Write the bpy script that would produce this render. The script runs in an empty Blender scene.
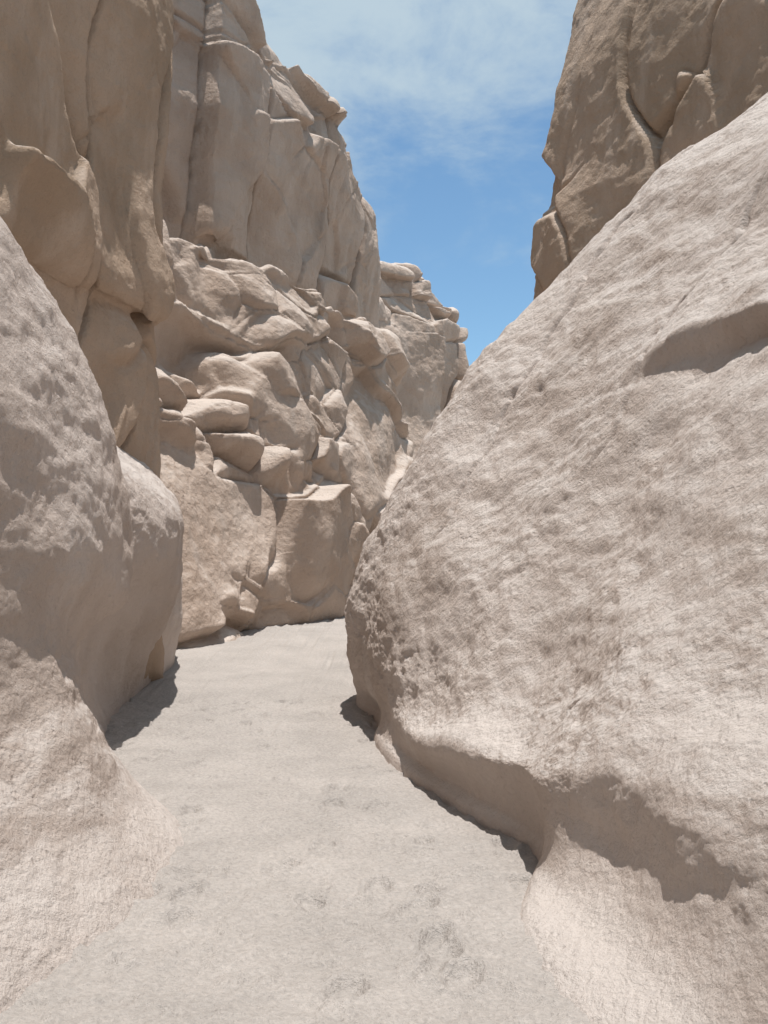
import bpy, math
import numpy as np
from mathutils import Vector

scene = bpy.context.scene
scene.view_settings.view_transform = 'Standard'
scene.view_settings.look = 'None'
scene.view_settings.exposure = 0

# ------------------------------------------------------------------ noise
rng = np.random.RandomState(7)
PERM = rng.permutation(256).astype(np.int32)
GRAD = rng.normal(size=(256, 3)); GRAD /= np.linalg.norm(GRAD, axis=1)[:, None]
RV = rng.rand(256, 4)

def hsh(ix, iy, iz):
    return PERM[(PERM[(PERM[ix & 255] + iy) & 255] + iz) & 255]

def perlin(p):
    i = np.floor(p).astype(np.int32); f = p - i
    w = f * f * f * (f * (f * 6 - 15) + 10)
    out = 0
    for dx in (0, 1):
        wx = w[:, 0] if dx else 1 - w[:, 0]
        for dy in (0, 1):
            wy = w[:, 1] if dy else 1 - w[:, 1]
            for dz in (0, 1):
                wz = w[:, 2] if dz else 1 - w[:, 2]
                g = GRAD[hsh(i[:, 0] + dx, i[:, 1] + dy, i[:, 2] + dz)]
                d = g[:, 0] * (f[:, 0] - dx) + g[:, 1] * (f[:, 1] - dy) + g[:, 2] * (f[:, 2] - dz)
                out = out + wx * wy * wz * d
    return out * 1.6

def fbm(p, octv, gain=0.5, lac=2.03):
    a, t, q = 1.0, 0, p.copy()
    for _ in range(octv):
        t = t + a * perlin(q)
        a *= gain; q = q * lac + 17.3
    return t

def voro(p, jit=0.9):
    i = np.floor(p).astype(np.int32); n = len(p)
    F1 = np.full(n, 9.0); F2 = np.full(n, 9.0); ID = np.zeros(n, np.int32); C = np.zeros((n, 3))
    for dx in (-1, 0, 1):
        for dy in (-1, 0, 1):
            for dz in (-1, 0, 1):
                h = hsh(i[:, 0] + dx, i[:, 1] + dy, i[:, 2] + dz)
                c = i + np.array([dx, dy, dz]) + 0.5 + (RV[h, :3] - 0.5) * jit
                d = np.sqrt(((p - c) ** 2).sum(1))
                m = d < F1
                F2 = np.where(m, F1, np.minimum(F2, d))
                F1 = np.where(m, d, F1)
                ID = np.where(m, h, ID)
                C[m] = c[m]
    return F1, F2, ID, C

def sstep(a, b, x):
    t = np.clip((x - a) / (b - a), 0, 1); return t * t * (3 - 2 * t)

# ------------------------------------------------------------------ loft
def resample(a, n):
    k = a.shape[0]
    ext = np.concatenate([2 * a[:1] - a[1:2], a, 2 * a[-1:] - a[-2:-1]], 0)
    t = np.linspace(0, k - 1, n); i = np.minimum(t.astype(int), k - 2)
    s = (t - i).reshape((-1,) + (1,) * (a.ndim - 1))
    p0, p1, p2, p3 = ext[i], ext[i + 1], ext[i + 2], ext[i + 3]
    return 0.5 * (2 * p1 + (p2 - p0) * s + (2 * p0 - 5 * p1 + 4 * p2 - p3) * s * s
                  + (3 * p1 - p0 - 3 * p2 + p3) * s ** 3)

def grid_normals(g):
    du = np.gradient(g, axis=0); dv = np.gradient(g, axis=1)
    n = np.cross(du, dv); n /= (np.linalg.norm(n, axis=2, keepdims=True) + 1e-9)
    return n

def mesh_from_grid(name, g, mat, flip=False):
    nu, nv = g.shape[:2]
    me = bpy.data.meshes.new(name)
    idx = np.arange(nu * nv).reshape(nu, nv)
    q = np.stack([idx[:-1, :-1], idx[1:, :-1], idx[1:, 1:], idx[:-1, 1:]], -1).reshape(-1, 4)
    if flip: q = q[:, ::-1]
    nf = len(q)
    me.vertices.add(nu * nv); me.vertices.foreach_set('co', g.reshape(-1).astype(np.float32))
    me.loops.add(nf * 4); me.loops.foreach_set('vertex_index', q.reshape(-1).astype(np.int32))
    me.polygons.add(nf)
    me.polygons.foreach_set('loop_start', np.arange(0, nf * 4, 4, dtype=np.int32))
    me.polygons.foreach_set('loop_total', np.full(nf, 4, dtype=np.int32))
    me.polygons.foreach_set('use_smooth', np.ones(nf, bool))
    me.update(calc_edges=True)
    me.materials.append(mat)
    ob = bpy.data.objects.new(name, me); scene.collection.objects.link(ob)
    return ob

def rock(name, ctrl, nu, nv, mat, side, disp, back=9.0):
    c = np.array(ctrl, float)
    g = resample(c, nu)
    g = resample(g.transpose(1, 0, 2), nv).transpose(1, 0, 2)
    n = grid_normals(g)
    if (n[:, :, 0].mean() * side) > 0: n = -n; flip = True
    else: flip = False
    P = g.reshape(-1, 3); N = n.reshape(-1, 3)
    d = disp(P, N)
    Q = (P + N * d[:, None]).reshape(nu, nv, 3)
    r1 = Q[:, -1:].copy(); r1[:, :, 0] += side * back * 0.5; r1[:, :, 2] += 0.2
    r2 = Q[:, -1:].copy(); r2[:, :, 0] += side * back
    r3 = r2.copy(); r3[:, :, 2] = -1
    Q = np.concatenate([Q, r1, r2, r3], 1)
    return mesh_from_grid(name, Q, mat, flip)

# ------------------------------------------------------------------ materials
def rock_material(name, base, dark, light, dust, rough_amp, pit_scale, strata=0.0, fine=16):
    m = bpy.data.materials.new(name); m.use_nodes = True
    nt = m.node_tree; N = nt.nodes; L = nt.links
    b = N['Principled BSDF']; b.inputs['Roughness'].default_value = 0.95
    b.inputs['Specular IOR Level'].default_value = 0.1
    tc = N.new('ShaderNodeTexCoord'); O = tc.outputs['Object']
    def noise(scale, det, rough=0.55, vec=O, dist=0.0):
        n = N.new('ShaderNodeTexNoise'); n.inputs['Scale'].default_value = scale
        n.inputs['Detail'].default_value = det; n.inputs['Roughness'].default_value = rough
        n.inputs['Distortion'].default_value = dist
        L.new(vec, n.inputs['Vector']); return n.outputs['Fac']
    def ramp(fac, a, b_):
        r = N.new('ShaderNodeMapRange'); r.inputs['From Min'].default_value = a
        r.inputs['From Max'].default_value = b_; r.interpolation_type = 'SMOOTHSTEP'
        L.new(fac, r.inputs['Value']); return r.outputs['Result']
    def mix(fac, a, b_, mode='MIX'):
        x = N.new('ShaderNodeMix'); x.data_type = 'RGBA'; x.blend_type = mode
        if isinstance(fac, float): x.inputs[0].default_value = fac
        else: L.new(fac, x.inputs[0])
        for s, v in ((6, a), (7, b_)):
            if isinstance(v, tuple): x.inputs[s].default_value = v + (1,)
            else: L.new(v, x.inputs[s])
        return x.outputs[2]
    def math_(op, a, b_):
        x = N.new('ShaderNodeMath'); x.operation = op
        for s, v in ((0, a), (1, b_)):
            if isinstance(v, (int, float)): x.inputs[s].default_value = v
            else: L.new(v, x.inputs[s])
        return x.outputs[0]
    col = mix(ramp(noise(0.55, 4), 0.38, 0.66), base, dark)
    mp = N.new('ShaderNodeMapping'); mp.inputs['Scale'].default_value = (1, 1, 0.3)
    L.new(O, mp.inputs['Vector'])
    col = mix(math_('MULTIPLY', ramp(noise(1.7, 4, 0.6, mp.outputs[0]), 0.5, 0.72), 0.6), col, light)
    if strata > 0:
        ms = N.new('ShaderNodeMapping'); ms.inputs['Scale'].default_value = (0.15, 0.15, 2.2)
        L.new(O, ms.inputs['Vector'])
        col = mix(math_('MULTIPLY', ramp(noise(1.0, 4, 0.6, ms.outputs[0]), 0.48, 0.62), strata), col, dark)
    sp = noise(45, 3, 0.75)
    col = mix(math_('MULTIPLY', ramp(sp, 0.54, 0.75), 0.4), col, tuple(c * 0.62 for c in dark))
    geo = N.new('ShaderNodeNewGeometry'); sx = N.new('ShaderNodeSeparateXYZ')
    L.new(geo.outputs['Normal'], sx.inputs[0])
    up = ramp(math_('ADD', sx.outputs['Z'], math_('MULTIPLY', noise(3, 3), 0.35)), 0.5, 1.0)
    col = mix(math_('MULTIPLY', up, 0.75), col, dust)
    L.new(col, b.inputs['Base Color'])
    v = N.new('ShaderNodeTexVoronoi'); v.inputs['Scale'].default_value = pit_scale
    L.new(O, v.inputs['Vector'])
    pits = math_('MULTIPLY', ramp(v.outputs['Distance'], 0.0, 0.35), ramp(noise(2.2, 3), 0.45, 0.62))
    h = math_('ADD', noise(fine, 7, 0.68), math_('MULTIPLY', pits, 0.2))
    bp = N.new('ShaderNodeBump'); bp.inputs['Strength'].default_value = 1.0
    bp.inputs['Distance'].default_value = rough_amp
    L.new(h, bp.inputs['Height']); L.new(bp.outputs[0], b.inputs['Normal'])
    return m

mat_near = rock_material('pale_tuff', (0.58, 0.495, 0.44), (0.48, 0.395, 0.34), (0.62, 0.545, 0.495), (0.62, 0.56, 0.515), 0.042, 19)
mat_brown = rock_material('brown_tuff', (0.47, 0.355, 0.27), (0.37, 0.275, 0.20), (0.53, 0.425, 0.345), (0.58, 0.49, 0.42), 0.045, 9, 0.2, 10)  # ochre brown rock; albedo also lowered to carry the left buttress's shade
mat_mid = rock_material('layered_tuff', (0.54, 0.43, 0.355), (0.44, 0.335, 0.265), (0.58, 0.485, 0.415), (0.61, 0.535, 0.475), 0.06, 6, 0.25, 8)

# ------------------------------------------------------------------ displacement recipes
def blocks(P, scale, warp, amp, tilt, crack, cw, kw=0.2, pillow=0.0):
    w = np.stack([fbm(P * 0.35 + o, 2) for o in (3.1, 9.7, 21.3)], 1)
    q = P * np.array(scale) + w * warp
    F1, F2, ID, C = voro(q)
    e = F2 - F1
    t = ((q - C) * (RV[(ID * 7 + 3) & 255, :3] - 0.5)).sum(1) * 2
    k = sstep(0.0, kw, e)
    return (RV[ID, 3] - 0.5) * amp * k + t * tilt * k - crack * np.exp(-(e / cw) ** 2) + pillow * sstep(0, 0.6, e)

def disp_soft(P, N, brow=False):
    foot = 0.25 + 0.75 * sstep(0.05, 0.6, P[:, 2])
    d = 0.09 * fbm(P * 0.7, 2, 0.5)
    d += 0.035 * fbm(P * np.array([1.6, 1.4, 2.4]), 3, 0.5)
    q = np.stack([P[:, 0] * 0.8 + P[:, 2] * 0.6, P[:, 1], P[:, 2] * 0.8 - P[:, 0] * 0.6], 1)
    r = fbm(q * np.array([6, 7, 10]), 5, 0.64)
    mask = 0.45 + 0.55 * sstep(-0.3, 0.4, fbm(P * 0.8 + 40, 2))
    d += (0.013 if brow else 0.010) * r * mask
    F1, F2, ID, C = voro(P * np.array([4.2, 3.6, 6.0]) + 0.35 * fbm(P * 4, 2)[:, None])
    pm = sstep(0.55, 0.95, RV[ID, 3]) * mask
    d -= (0.018 if brow else 0.010) * pm * sstep(0.5, 0.1, F1)
    if brow:
        for z0, tilt, a, y0, y1 in ((2.9, 0.02, 0.19, 3.0, 8.1), (1.75, 0.05, 0.03, 2.0, 6.5), (4.3, 0.0, 0.06, 4.0, 8.5)):
            s = P[:, 2] - z0 - tilt * (P[:, 1] - 6) + 0.28 * fbm(P * 0.5 + 8, 3)
            m = sstep(y1, y1 - 2.4, P[:, 1] + 0.6 * fbm(P * 0.6 + 3, 2)) * (0.75 + 0.25 * sstep(-0.3, 0.3, fbm(P * 0.9 + 77, 2)))
            d += a * m * (sstep(-0.02, 0.13, s) * np.exp(-np.maximum(s, 0) * 1.4) - 0.35 * sstep(-0.6, 0.0, s) * sstep(0.06, -0.04, s))
        c = np.abs(P[:, 1] - 8.1 - 0.2 * P[:, 2] + 0.18 * fbm(P * 0.9 + 31, 4, 0.5))
        d -= 0.05 * np.exp(-(c / 0.022) ** 2) * sstep(1.5, 2.1, P[:, 2])
        c = np.abs(P[:, 1] - 6.7 - 0.1 * P[:, 2] + 0.15 * fbm(P * 1.1 + 61, 4, 0.5))
        d -= 0.04 * np.exp(-(c / 0.018) ** 2) * sstep(1.9, 2.5, P[:, 2])
    return d * foot

def disp_E(P, N): return disp_soft(P, N, True)

def disp_cliff(P, N):
    d = 0.18 * fbm(P * np.array([.3, .3, .2]), 2, 0.45)
    d += blocks(P, (0.36, 0.36, 0.13), 0.16, 0.22, 0.26, 0.30, 0.022, 0.06, 0.0)
    d += blocks(P + 50, (0.55, 0.55, 0.42), 0.25, 0.08, 0.20, 0.07, 0.018, 0.06, 0.0) * sstep(-0.1, 0.3, fbm(P * 0.3 + 5, 2))
    d += 0.025 * fbm(P * 2.0, 5, 0.6)
    return d

def disp_mid(P, N):
    d = 0.3 * fbm(P * 0.3, 2)
    low = sstep(8.25, 7.8, P[:, 2])
    a = blocks(P, (0.26, 0.26, 0.40), 0.25, 0.42, 0.72, 0.08, 0.02, 0.12, 0.10)
    msk = sstep(0.0, 0.35, fbm(P * 0.22 + 15, 2))
    a2 = blocks(P + 90, (0.62, 0.62, 1.1), 0.25, 0.16, 0.28, 0.05, 0.03, 0.2, 0.10) * msk
    hm = np.exp(-((P[:, 1] - 18.2) / 2.2) ** 2 - ((P[:, 2] - 4.3 + 0.25 * (P[:, 1] - 18)) / 1.1) ** 2)
    hm = sstep(0.25, 0.6, hm + 0.12 * fbm(P * 0.8, 2))
    a3 = blocks(P + 33, (0.75, 0.75, 1.35), 0.2, 0.35, 0.35, 0.16, 0.06, 0.3, 0.30) * hm
    b = blocks(P + 20, (0.30, 0.30, 0.06), 0.08, 0.40, 0.40, 0.28, 0.018, 0.05, 0.0)
    b3 = blocks(P + 70, (0.5, 0.5, 0.30), 0.15, 0.06, 0.14, 0.04, 0.015, 0.05, 0.0)
    top = sstep(10.9, 12.3, P[:, 2] + 0.5 * fbm(P * 0.3, 2))
    b2 = blocks(P + 120, (0.5, 0.5, 1.2), 0.2, 0.60, 0.25, 0.16, 0.04, 0.10, 0.05) * top
    d += low * (a * (1 - 0.5 * hm) + a2 * (1 - hm) + a3) + (1 - low) * (b + b2 + b3)
    d += 0.035 * fbm(P * 1.6, 5, 0.6)
    return d

def disp_far(P, N):
    d = 0.2 * fbm(P * 0.35, 2)
    d += blocks(P + 20, (0.32, 0.32, 0.08), 0.10, 0.6, 0.55, 0.35, 0.028, 0.07, 0.0)
    top = sstep(9.3, 10.3, P[:, 2])
    d += blocks(P + 120, (0.4, 0.4, 1.5), 0.15, 0.6, 0.25, 0.22, 0.05, 0.10, 0.05) * top
    return d + 0.04 * fbm(P * 1.8, 4, 0.6)

def stat(y, prof):
    return [(x, y, z) for x, z in prof]

# ------------------------------------------------------------------ left foreground wall
A = [
 stat(-3,  [(-1.6,-.3),(-1.7,.2),(-1.9,.6),(-2.0,1.0),(-2.1,1.5),(-2.1,2.2),(-2.3,3.1),(-2.7,4.0),(-3.4,4.6),(-5,5)]),
 stat(1,   [(-1.4,-.3),(-1.5,.2),(-1.75,.6),(-1.9,1.0),(-2.0,1.5),(-2.0,2.2),(-2.2,3.1),(-2.6,4.0),(-3.4,4.6),(-5,5)]),
 stat(3.4, [(-1.15,-.3),(-1.35,.05),(-1.62,.42),(-1.8,.9),(-1.88,1.4),(-1.88,2.1),(-2.05,3.0),(-2.35,3.85),(-3.1,4.5),(-5,4.9)]),
 stat(4.3, [(-.98,-.3),(-1.22,.03),(-1.50,.38),(-1.72,.85),(-1.83,1.3),(-1.83,2.0),(-1.95,2.85),(-2.2,3.75),(-2.9,4.4),(-5,4.8)]),
 stat(5.3, [(-.9,-.3),(-1.15,.02),(-1.43,.33),(-1.68,.78),(-1.75,1.2),(-1.70,1.8),(-1.82,2.7),(-2.12,3.6),(-2.8,4.3),(-5,4.7)]),
 stat(6.1, [(-.98,-.3),(-1.26,.02),(-1.58,.32),(-1.88,.72),(-1.88,1.12),(-1.66,1.55),(-1.73,2.35),(-2.1,3.3),(-2.8,4.0),(-5,4.4)]),
 stat(6.9, [(-1.5,-.3),(-1.76,.03),(-2.0,.34),(-2.25,.75),(-2.15,1.12),(-1.78,1.42),(-1.78,2.2),(-2.25,3.0),(-3,3.6),(-5,4)]),
 stat(7.8, [(-2.15,-.3),(-2.3,.05),(-2.4,.4),(-2.45,.8),(-2.35,1.2),(-2.15,1.6),(-2.1,2.1),(-2.5,2.7),(-3.2,3.3),(-5,3.8)]),
 stat(9.3, [(-2.5,-.3),(-2.6,.1),(-2.7,.4),(-2.65,.8),(-2.4,1.2),(-2.15,1.6),(-2.2,2.1),(-2.65,2.6),(-3.4,3.2),(-5,3.8)]),
 stat(11,  [(-2.75,-.3),(-2.78,.1),(-2.7,.4),(-2.55,.75),(-2.33,1.2),(-2.22,1.7),(-2.3,2.2),(-2.8,2.7),(-3.6,3.3),(-5.5,4)]),
 stat(12.3,[(-2.8,-.3),(-2.8,.1),(-2.75,.5),(-2.65,.8),(-2.55,1.3),(-2.5,1.8),(-2.6,2.3),(-3.1,2.8),(-4,3.4),(-6,4)]),
 stat(14,  [(-3.0,-.3),(-2.95,.1),(-2.9,.5),(-2.85,.8),(-2.9,1.3),(-3.1,1.8),(-3.5,2.3),(-4.1,2.8),(-5,3.4),(-7,4)]),
 stat(15.5,[(-3.5,-.3),(-3.5,.1),(-3.5,.5),(-3.5,.8),(-3.6,1.3),(-3.9,1.8),(-4.1,2.3),(-4.6,2.8),(-5.5,3.4),(-7,4)]),
]
rock('canyon_rock_wall', A, 580, 420, mat_near, -1, disp_soft)

# ------------------------------------------------------------------ left tall buttress
def B_at(x, y):
    zs = [-.5, 1.5, 2.6, 3.8, 4.5, 4.8, 6.2, 7.3, 8.3, 9.6, 11, 12.5, 13.5]
    ox = [.0, .05, .05, .0, -.05, .12, .05, .12, .25, .32, .28, -.1, -1.5]
    return [(x + o, y, z) for o, z in zip(ox, zs)]
B = [B_at(-3.9, -3), B_at(-3.9, 2), B_at(-3.9, 6), B_at(-3.8, 8), B_at(-3.55, 9.5), B_at(-3.2, 10.9), B_at(-2.88, 12),
     B_at(-2.98, 12.7), B_at(-4.0, 13.2), B_at(-5.5, 13.8), B_at(-7.5, 14.2)]
rock('canyon_cliff', B, 420, 400, mat_brown, -1, disp_cliff)

# ------------------------------------------------------------------ left middle wall with ledge and cliff above
ZC = [-.5, .4, 1.6, 3.0, 4.5, 6.0, 7.3, 7.85, 8.0, 8.6, 10.4, 12.2, 13.5, 14.0]
def C_at(y, xs, zt=14.0):
    return [(x, y, z if z <= 8.0 else 8.0 + (z - 8.0) * (zt - 8.0) / 6.0) for x, z in zip(xs, ZC)]
C = [
 C_at(11,   [-6.0,-6.0,-6.1,-6.3,-6.6,-7,-7.5,-8,-9.0,-9.1,-8.9,-8.7,-9.0,-10.5], 15),
 C_at(13,   [-4.3,-4.35,-4.5,-4.7,-5,-5.4,-6,-6.5,-7.6,-7.7,-7.4,-7.1,-7.6,-9.5], 15),
 C_at(15.5, [-3.1,-3.15,-3.4,-3.7,-4.1,-4.6,-5.2,-5.5,-6.6,-6.7,-6.4,-6.1,-6.6,-8.5], 15),
 C_at(17.2, [-2.45,-2.5,-2.8,-3.15,-3.6,-4.1,-4.6,-4.8,-5.8,-5.9,-5.7,-5.4,-5.8,-8], 15),
 C_at(18.9, [-1.8,-1.85,-2.1,-2.5,-3.0,-3.5,-3.9,-4.1,-5.1,-5.2,-4.9,-4.6,-5.1,-7.5], 15),
 C_at(20.8, [-.95,-1.0,-1.2,-1.5,-1.9,-2.25,-2.5,-2.7,-3.7,-3.8,-3.55,-3.2,-3.6,-6], 14.4),
 C_at(22.5, [-.3,-.35,-.5,-.8,-1.1,-1.5,-1.75,-1.9,-2.85,-2.9,-2.65,-2.35,-2.8,-5], 13.9),
 C_at(25,   [.7,.65,.5,.2,-.1,-.5,-.7,-.9,-1.7,-1.75,-1.6,-1.25,-1.6,-4], 13.6),
 C_at(27.5, [1.7,1.6,1.4,1.1,.7,.4,.1,-.1,-.7,-.75,-.65,-.6,-1.0,-3], 12.3),
 C_at(29.5, [2.0,1.9,1.6,1.2,.8,.4,.15,.0,-.35,-.4,-.3,-.35,-.7,-3], 11.4),
 C_at(31,   [1.5,1.4,1.2,.8,.3,-.1,-.4,-.6,-.8,-1,-1,-1.2,-1.6,-4], 11.1),
 C_at(33,   [.5,.4,.2,0,-.5,-1,-1.5,-2,-2.2,-2.4,-2.4,-2.5,-3,-5], 11.0),
]
rock('canyon_cliff', C, 580, 580, mat_mid, -1, disp_mid)

# ------------------------------------------------------------------ far cliff
def D_at(x, y, zt=11.6):
    zs = [-.5, 2, 4, 5.6, 7, 8.2, 9.2, 10.2, 11.0, 11.6, 11.9]
    o  = [1.0, .8, .5, .2, .0, .1, .1, -.1, -.3, -.45, -2.0]
    return [(x + a, y, z * zt / 11.6) for a, z in zip(o, zs)]
D = [D_at(-1.5, 31), D_at(-.4, 32.5), D_at(.4, 34), D_at(1.2, 35.3), D_at(2.0, 36.4, 11.6), D_at(2.7, 37.3, 11.4), D_at(2.8, 38.2, 11.0), D_at(2.0, 39.2, 10.6), D_at(0, 40.5, 10.6), D_at(-4, 42)]
rock('canyon_cliff', D, 300, 340, mat_mid, -1, disp_far)

# ------------------------------------------------------------------ right foreground rock
E = [
 stat(-3,  [(1.2,-.3),(1.3,.1),(1.4,.3),(1.5,.6),(1.6,.9),(2.0,1.2),(2.5,1.7),(3.0,2.4),(3.5,3.2),(4.1,4.0),(5,4.9),(7,6)]),
 stat(1,   [(.9,-.3),(1.1,.05),(1.3,.25),(1.4,.55),(1.5,.9),(1.85,1.2),(2.3,1.7),(2.8,2.3),(3.3,3.1),(3.9,4.0),(4.8,4.9),(7,6)]),
 stat(2.8, [(.55,-.3),(.82,.02),(1.05,.2),(1.2,.5),(1.33,.85),(1.65,1.15),(2.1,1.6),(2.5,2.2),(3.0,3.0),(3.6,3.9),(4.4,4.8),(6.5,5.8)]),
 stat(3.6, [(.42,-.3),(.68,.01),(.94,.15),(1.10,.4),(1.18,.75),(1.45,1.05),(1.85,1.5),(2.3,2.1),(2.85,2.95),(3.5,3.85),(4.3,4.85),(6.5,5.9)]),
 stat(4.3, [(.42,-.3),(.60,.01),(.84,.12),(.98,.34),(.99,.64),(1.22,.92),(1.62,1.4),(2.1,2.1),(2.7,3.0),(3.4,3.95),(4.2,4.95),(6.5,6)]),
 stat(4.9, [(.62,-.3),(.70,.01),(.77,.14),(.79,.36),(.79,.56),(1.04,.8),(1.42,1.28),(1.92,2.0),(2.45,2.95),(3.15,3.95),(4.05,5.05),(6.5,6.3)]),
 stat(5.4, [(.80,-.3),(.80,.02),(.84,.15),(.78,.34),(.70,.5),(.9,.72),(1.27,1.22),(1.77,1.97),(2.3,2.9),(3.0,3.98),(3.9,5.0),(6.5,6.3)]),
 stat(6.3, [(.5,-.3),(.50,.02),(.57,.13),(.52,.28),(.48,.42),(.68,.62),(1.04,1.18),(1.52,1.95),(2.07,2.9),(2.8,4.0),(3.7,5.0),(6.5,6.5)]),
 stat(7.4, [(.15,-.3),(.17,.02),(.25,.12),(.18,.24),(.18,.34),(.33,.52),(.67,1.15),(1.12,2.0),(1.7,3.0),(2.5,4.15),(3.5,5.2),(6.5,6.8)]),
 stat(8.6, [(-.1,-.3),(-.08,.03),(-.03,.15),(0,.3),(-.02,.5),(0,.85),(.15,1.35),(.57,2.1),(1.25,3.15),(2.15,4.36),(3.3,5.5),(6.5,7.1)]),
 stat(9.6, [(-.05,-.3),(-.06,.05),(-.02,.18),(-.2,.4),(-.30,.8),(-.27,1.35),(0,2.1),(.5,2.88),(1.2,3.82),(2.2,4.9),(3.5,5.9),(6.5,7.3)]),
 stat(10.6,[(-.2,-.3),(-.28,.05),(-.28,.2),(-.32,.5),(-.31,.85),(-.26,1.3),(.02,1.95),(.6,2.75),(1.4,3.7),(2.5,4.8),(3.9,5.8),(7,7.2)]),
 stat(11.8,[(.1,-.3),(.1,.05),(.1,.3),(.1,.6),(.15,1.0),(.3,1.5),(.7,2.1),(1.3,2.9),(2.1,3.7),(3.2,4.6),(4.6,5.5),(7,6.8)]),
 stat(14,  [(1.6,-.3),(1.6,.05),(1.6,.3),(1.6,.6),(1.7,1.0),(1.9,1.5),(2.2,2.1),(2.7,2.9),(3.4,3.7),(4.3,4.5),(5.5,5.4),(8,6.5)]),
 stat(18,  [(3.6,-.3),(3.6,.05),(3.6,.3),(3.6,.6),(3.7,1.0),(3.9,1.5),(4.2,2.1),(4.7,2.9),(5.4,3.7),(6.3,4.5),(7.5,5.4),(9,6.5)]),
]
rock('canyon_rock_wall', E, 900, 640, mat_near, 1, disp_E)

# ------------------------------------------------------------------ right tall cliff
def F_at(x, y, zt=1.0):
    zs = [1.0, 3, 5, 6.5, 7.6, 8.6, 9.8, 11.0, 11.8, 12.8, 13.8, 14.5]
    o  = [-.3, -.25, -.1, .0, .0, .1, .2, .4, .6, 1.0, 1.7, 4.0]
    return [(x + a, y, z * zt) for a, z in zip(o, zs)]
F = [F_at(8.0, 0), F_at(7.6, 4), F_at(7.0, 8), F_at(6.1, 10.5), F_at(5.3, 12.5), F_at(4.5, 14.5), F_at(3.7, 16.2), F_at(3.05, 17.6), F_at(2.85, 18.6),
     F_at(3.5, 19.6), F_at(5.5, 20.8), F_at(9, 22)]
rock('canyon_cliff', F, 400, 400, mat_brown, 1, disp_cliff)

# ------------------------------------------------------------------ ground / sandy path as one sheet
def axis(lo, hi, step, far, n=26):
    core = np.arange(lo, hi + step, step)
    g = np.geomspace(0.3, far, n)
    return np.concatenate([(lo - g)[::-1], core, hi + g])
xs = axis(-4, 2.2, 0.017, 700); ys = axis(3.0, 11, 0.02, 900)
X, Y = np.meshgrid(xs, ys, indexing='ij')
Pg = np.stack([X.ravel(), Y.ravel(), np.zeros(X.size)], 1)
near = np.exp(-np.maximum(0, np.hypot(Pg[:, 0], Pg[:, 1] - 8) - 12) / 10)
z = 0.03 * np.clip(Pg[:, 1] - 8, 0, 24)
z = z + near * (0.035 * fbm(Pg * 0.7 + 5, 2) + 0.022 * fbm(Pg * 2.6, 3) + 0.014 * fbm(Pg * np.array([11, 8, 1]), 4, 0.6))
wq = np.stack([Pg[:, 0] * 4.2, Pg[:, 1] * 2.8, Pg[:, 2]], 1) + 0.3 * fbm(Pg * 2, 2)[:, None]
F1, F2, ID, Cc = voro(wq, 0.95)
sel = (RV[ID, 3] > 0.45)
z -= near * 0.035 * sstep(0.36, 0.18, F1) * sel
z += near * 0.014 * np.exp(-((F1 - 0.39) / 0.05) ** 2) * sel
G = np.stack([X, Y, z.reshape(X.shape)], 2)

ms = bpy.data.materials.new('sand'); ms.use_nodes = True
nt = ms.node_tree; N = nt.nodes; L = nt.links
b = N['Principled BSDF']; b.inputs['Roughness'].default_value = 1.0; b.inputs['Specular IOR Level'].default_value = 0.05
tc = N.new('ShaderNodeTexCoord')
n1 = N.new('ShaderNodeTexNoise'); n1.inputs['Scale'].default_value = 1.3; n1.inputs['Detail'].default_value = 7; n1.inputs['Roughness'].default_value = 0.62
n2 = N.new('ShaderNodeTexNoise'); n2.inputs['Scale'].default_value = 40; n2.inputs['Detail'].default_value = 4; n2.inputs['Roughness'].default_value = 0.75
for n in (n1, n2): L.new(tc.outputs['Object'], n.inputs['Vector'])
r1 = N.new('ShaderNodeValToRGB'); r1.color_ramp.elements[0].position = 0.35; r1.color_ramp.elements[1].position = 0.7
r1.color_ramp.elements[0].color = (0.435, 0.395, 0.362, 1); r1.color_ramp.elements[1].color = (0.53, 0.48, 0.44, 1)
L.new(n1.outputs['Fac'], r1.inputs[0])
r2 = N.new('ShaderNodeValToRGB'); r2.color_ramp.elements[0].position = 0.3; r2.color_ramp.elements[1].position = 0.7
r2.color_ramp.elements[0].color = (0.76, 0.76, 0.76, 1); r2.color_ramp.elements[1].color = (1.1, 1.1, 1.1, 1)
L.new(n2.outputs['Fac'], r2.inputs[0])
mx = N.new('ShaderNodeMix'); mx.data_type = 'RGBA'; mx.blend_type = 'MULTIPLY'; mx.inputs[0].default_value = 1
L.new(r1.outputs[0], mx.inputs[6]); L.new(r2.outputs[0], mx.inputs[7]); L.new(mx.outputs[2], b.inputs['Base Color'])
bp = N.new('ShaderNodeBump'); bp.inputs['Distance'].default_value = 0.025; L.new(n2.outputs['Fac'], bp.inputs['Height'])
L.new(bp.outputs[0], b.inputs['Normal'])
mesh_from_grid('ground', G, ms)

# ------------------------------------------------------------------ sun + sky
to_sun = Vector((0.05, -0.04, 0.97)).normalized()
sd = bpy.data.lights.new('sun', 'SUN'); sd.energy = 5.0; sd.angle = math.radians(0.5); sd.color = (1.0, 0.965, 0.925)
so = bpy.data.objects.new('sun', sd); so.rotation_euler = to_sun.to_track_quat('Z', 'Y').to_euler(); so.location = (0, 0, 30)
scene.collection.objects.link(so)

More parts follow.
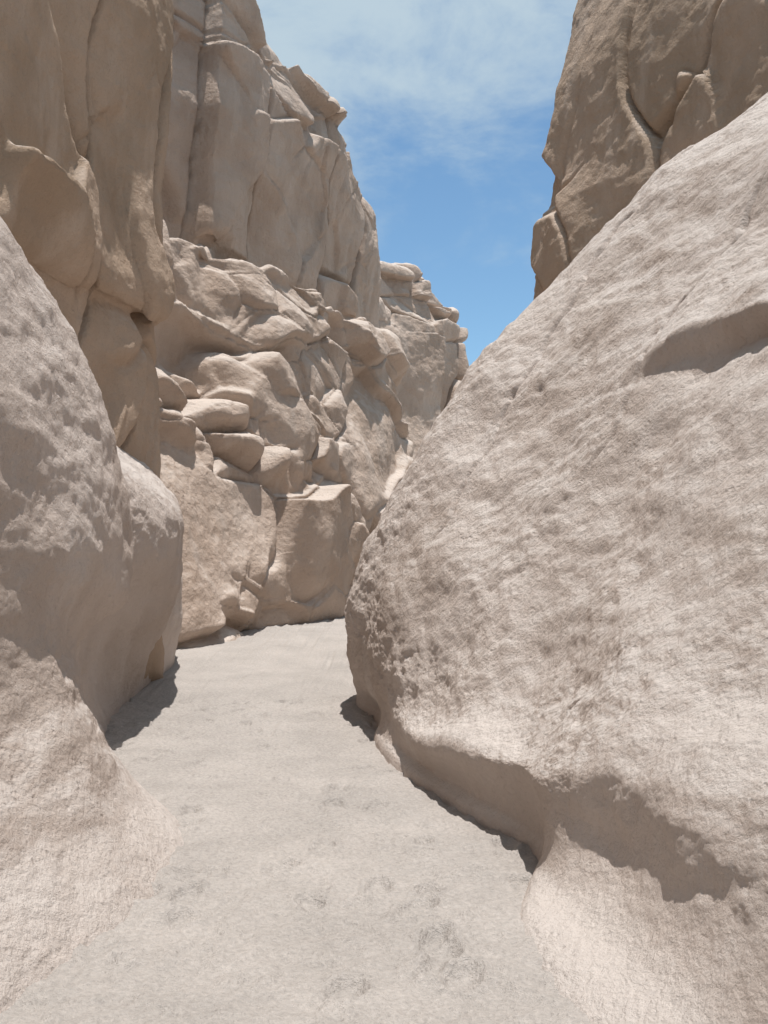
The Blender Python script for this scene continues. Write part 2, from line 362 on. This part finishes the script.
w = bpy.data.worlds.new('World'); scene.world = w; w.use_nodes = True
N = w.node_tree.nodes; L = w.node_tree.links
bg = N['Background']; bg.inputs['Strength'].default_value = 0.15
sky = N.new('ShaderNodeTexSky'); sky.sky_type = 'NISHITA'; sky.sun_disc = False
sky.sun_elevation = math.asin(to_sun.z); sky.sun_rotation = math.atan2(to_sun.x, to_sun.y)
sky.altitude = 1000; sky.air_density = 1.0; sky.dust_density = 0.6; sky.ozone_density = 0.6
tc = N.new('ShaderNodeTexCoord')
mp = N.new('ShaderNodeMapping'); mp.inputs['Scale'].default_value = (2.2, 1.5, 4.0); mp.inputs['Rotation'].default_value = (0, 0.35, 0.2)
L.new(tc.outputs['Generated'], mp.inputs['Vector'])
cn = N.new('ShaderNodeTexNoise'); cn.inputs['Scale'].default_value = 2.4; cn.inputs['Detail'].default_value = 9
cn.inputs['Roughness'].default_value = 0.6; cn.inputs['Distortion'].default_value = 0.25
L.new(mp.outputs[0], cn.inputs['Vector'])
sx = N.new('ShaderNodeSeparateXYZ'); L.new(tc.outputs['Generated'], sx.inputs[0])
el = N.new('ShaderNodeMapRange'); el.inputs['From Min'].default_value = 0.24; el.inputs['From Max'].default_value = 0.44
el.inputs['To Min'].default_value = -0.13; el.inputs['To Max'].default_value = 0.15
L.new(sx.outputs['Z'], el.inputs['Value'])
ad = N.new('ShaderNodeMath'); ad.operation = 'ADD'; L.new(cn.outputs['Fac'], ad.inputs[0]); L.new(el.outputs[0], ad.inputs[1])
cr = N.new('ShaderNodeMapRange'); cr.inputs['From Min'].default_value = 0.40; cr.inputs['From Max'].default_value = 0.74
cr.inputs['To Max'].default_value = 0.9; cr.interpolation_type = 'SMOOTHSTEP'
L.new(ad.outputs[0], cr.inputs['Value'])
mx = N.new('ShaderNodeMix'); mx.data_type = 'RGBA'; L.new(cr.outputs[0], mx.inputs[0])
tn = N.new('ShaderNodeMix'); tn.data_type = 'RGBA'; tn.blend_type = 'MULTIPLY'; tn.inputs[0].default_value = 1
tn.inputs[7].default_value = (0.84, 1.02, 1.03, 1); L.new(sky.outputs[0], tn.inputs[6])
L.new(tn.outputs[2], mx.inputs[6]); mx.inputs[7].default_value = (3.6, 4.4, 4.9, 1)
L.new(mx.outputs[2], bg.inputs['Color'])

# ------------------------------------------------------------------ camera
cd = bpy.data.cameras.new('camera'); co = bpy.data.objects.new('camera', cd); scene.collection.objects.link(co)
co.location = (0, 0, 1.6); co.rotation_euler = (math.radians(90), 0, 0)
cd.sensor_fit = 'VERTICAL'; cd.sensor_height = 36; cd.lens = 35.16; cd.shift_y = 0.047
cd.clip_start = 0.05; cd.clip_end = 3000
scene.camera = co
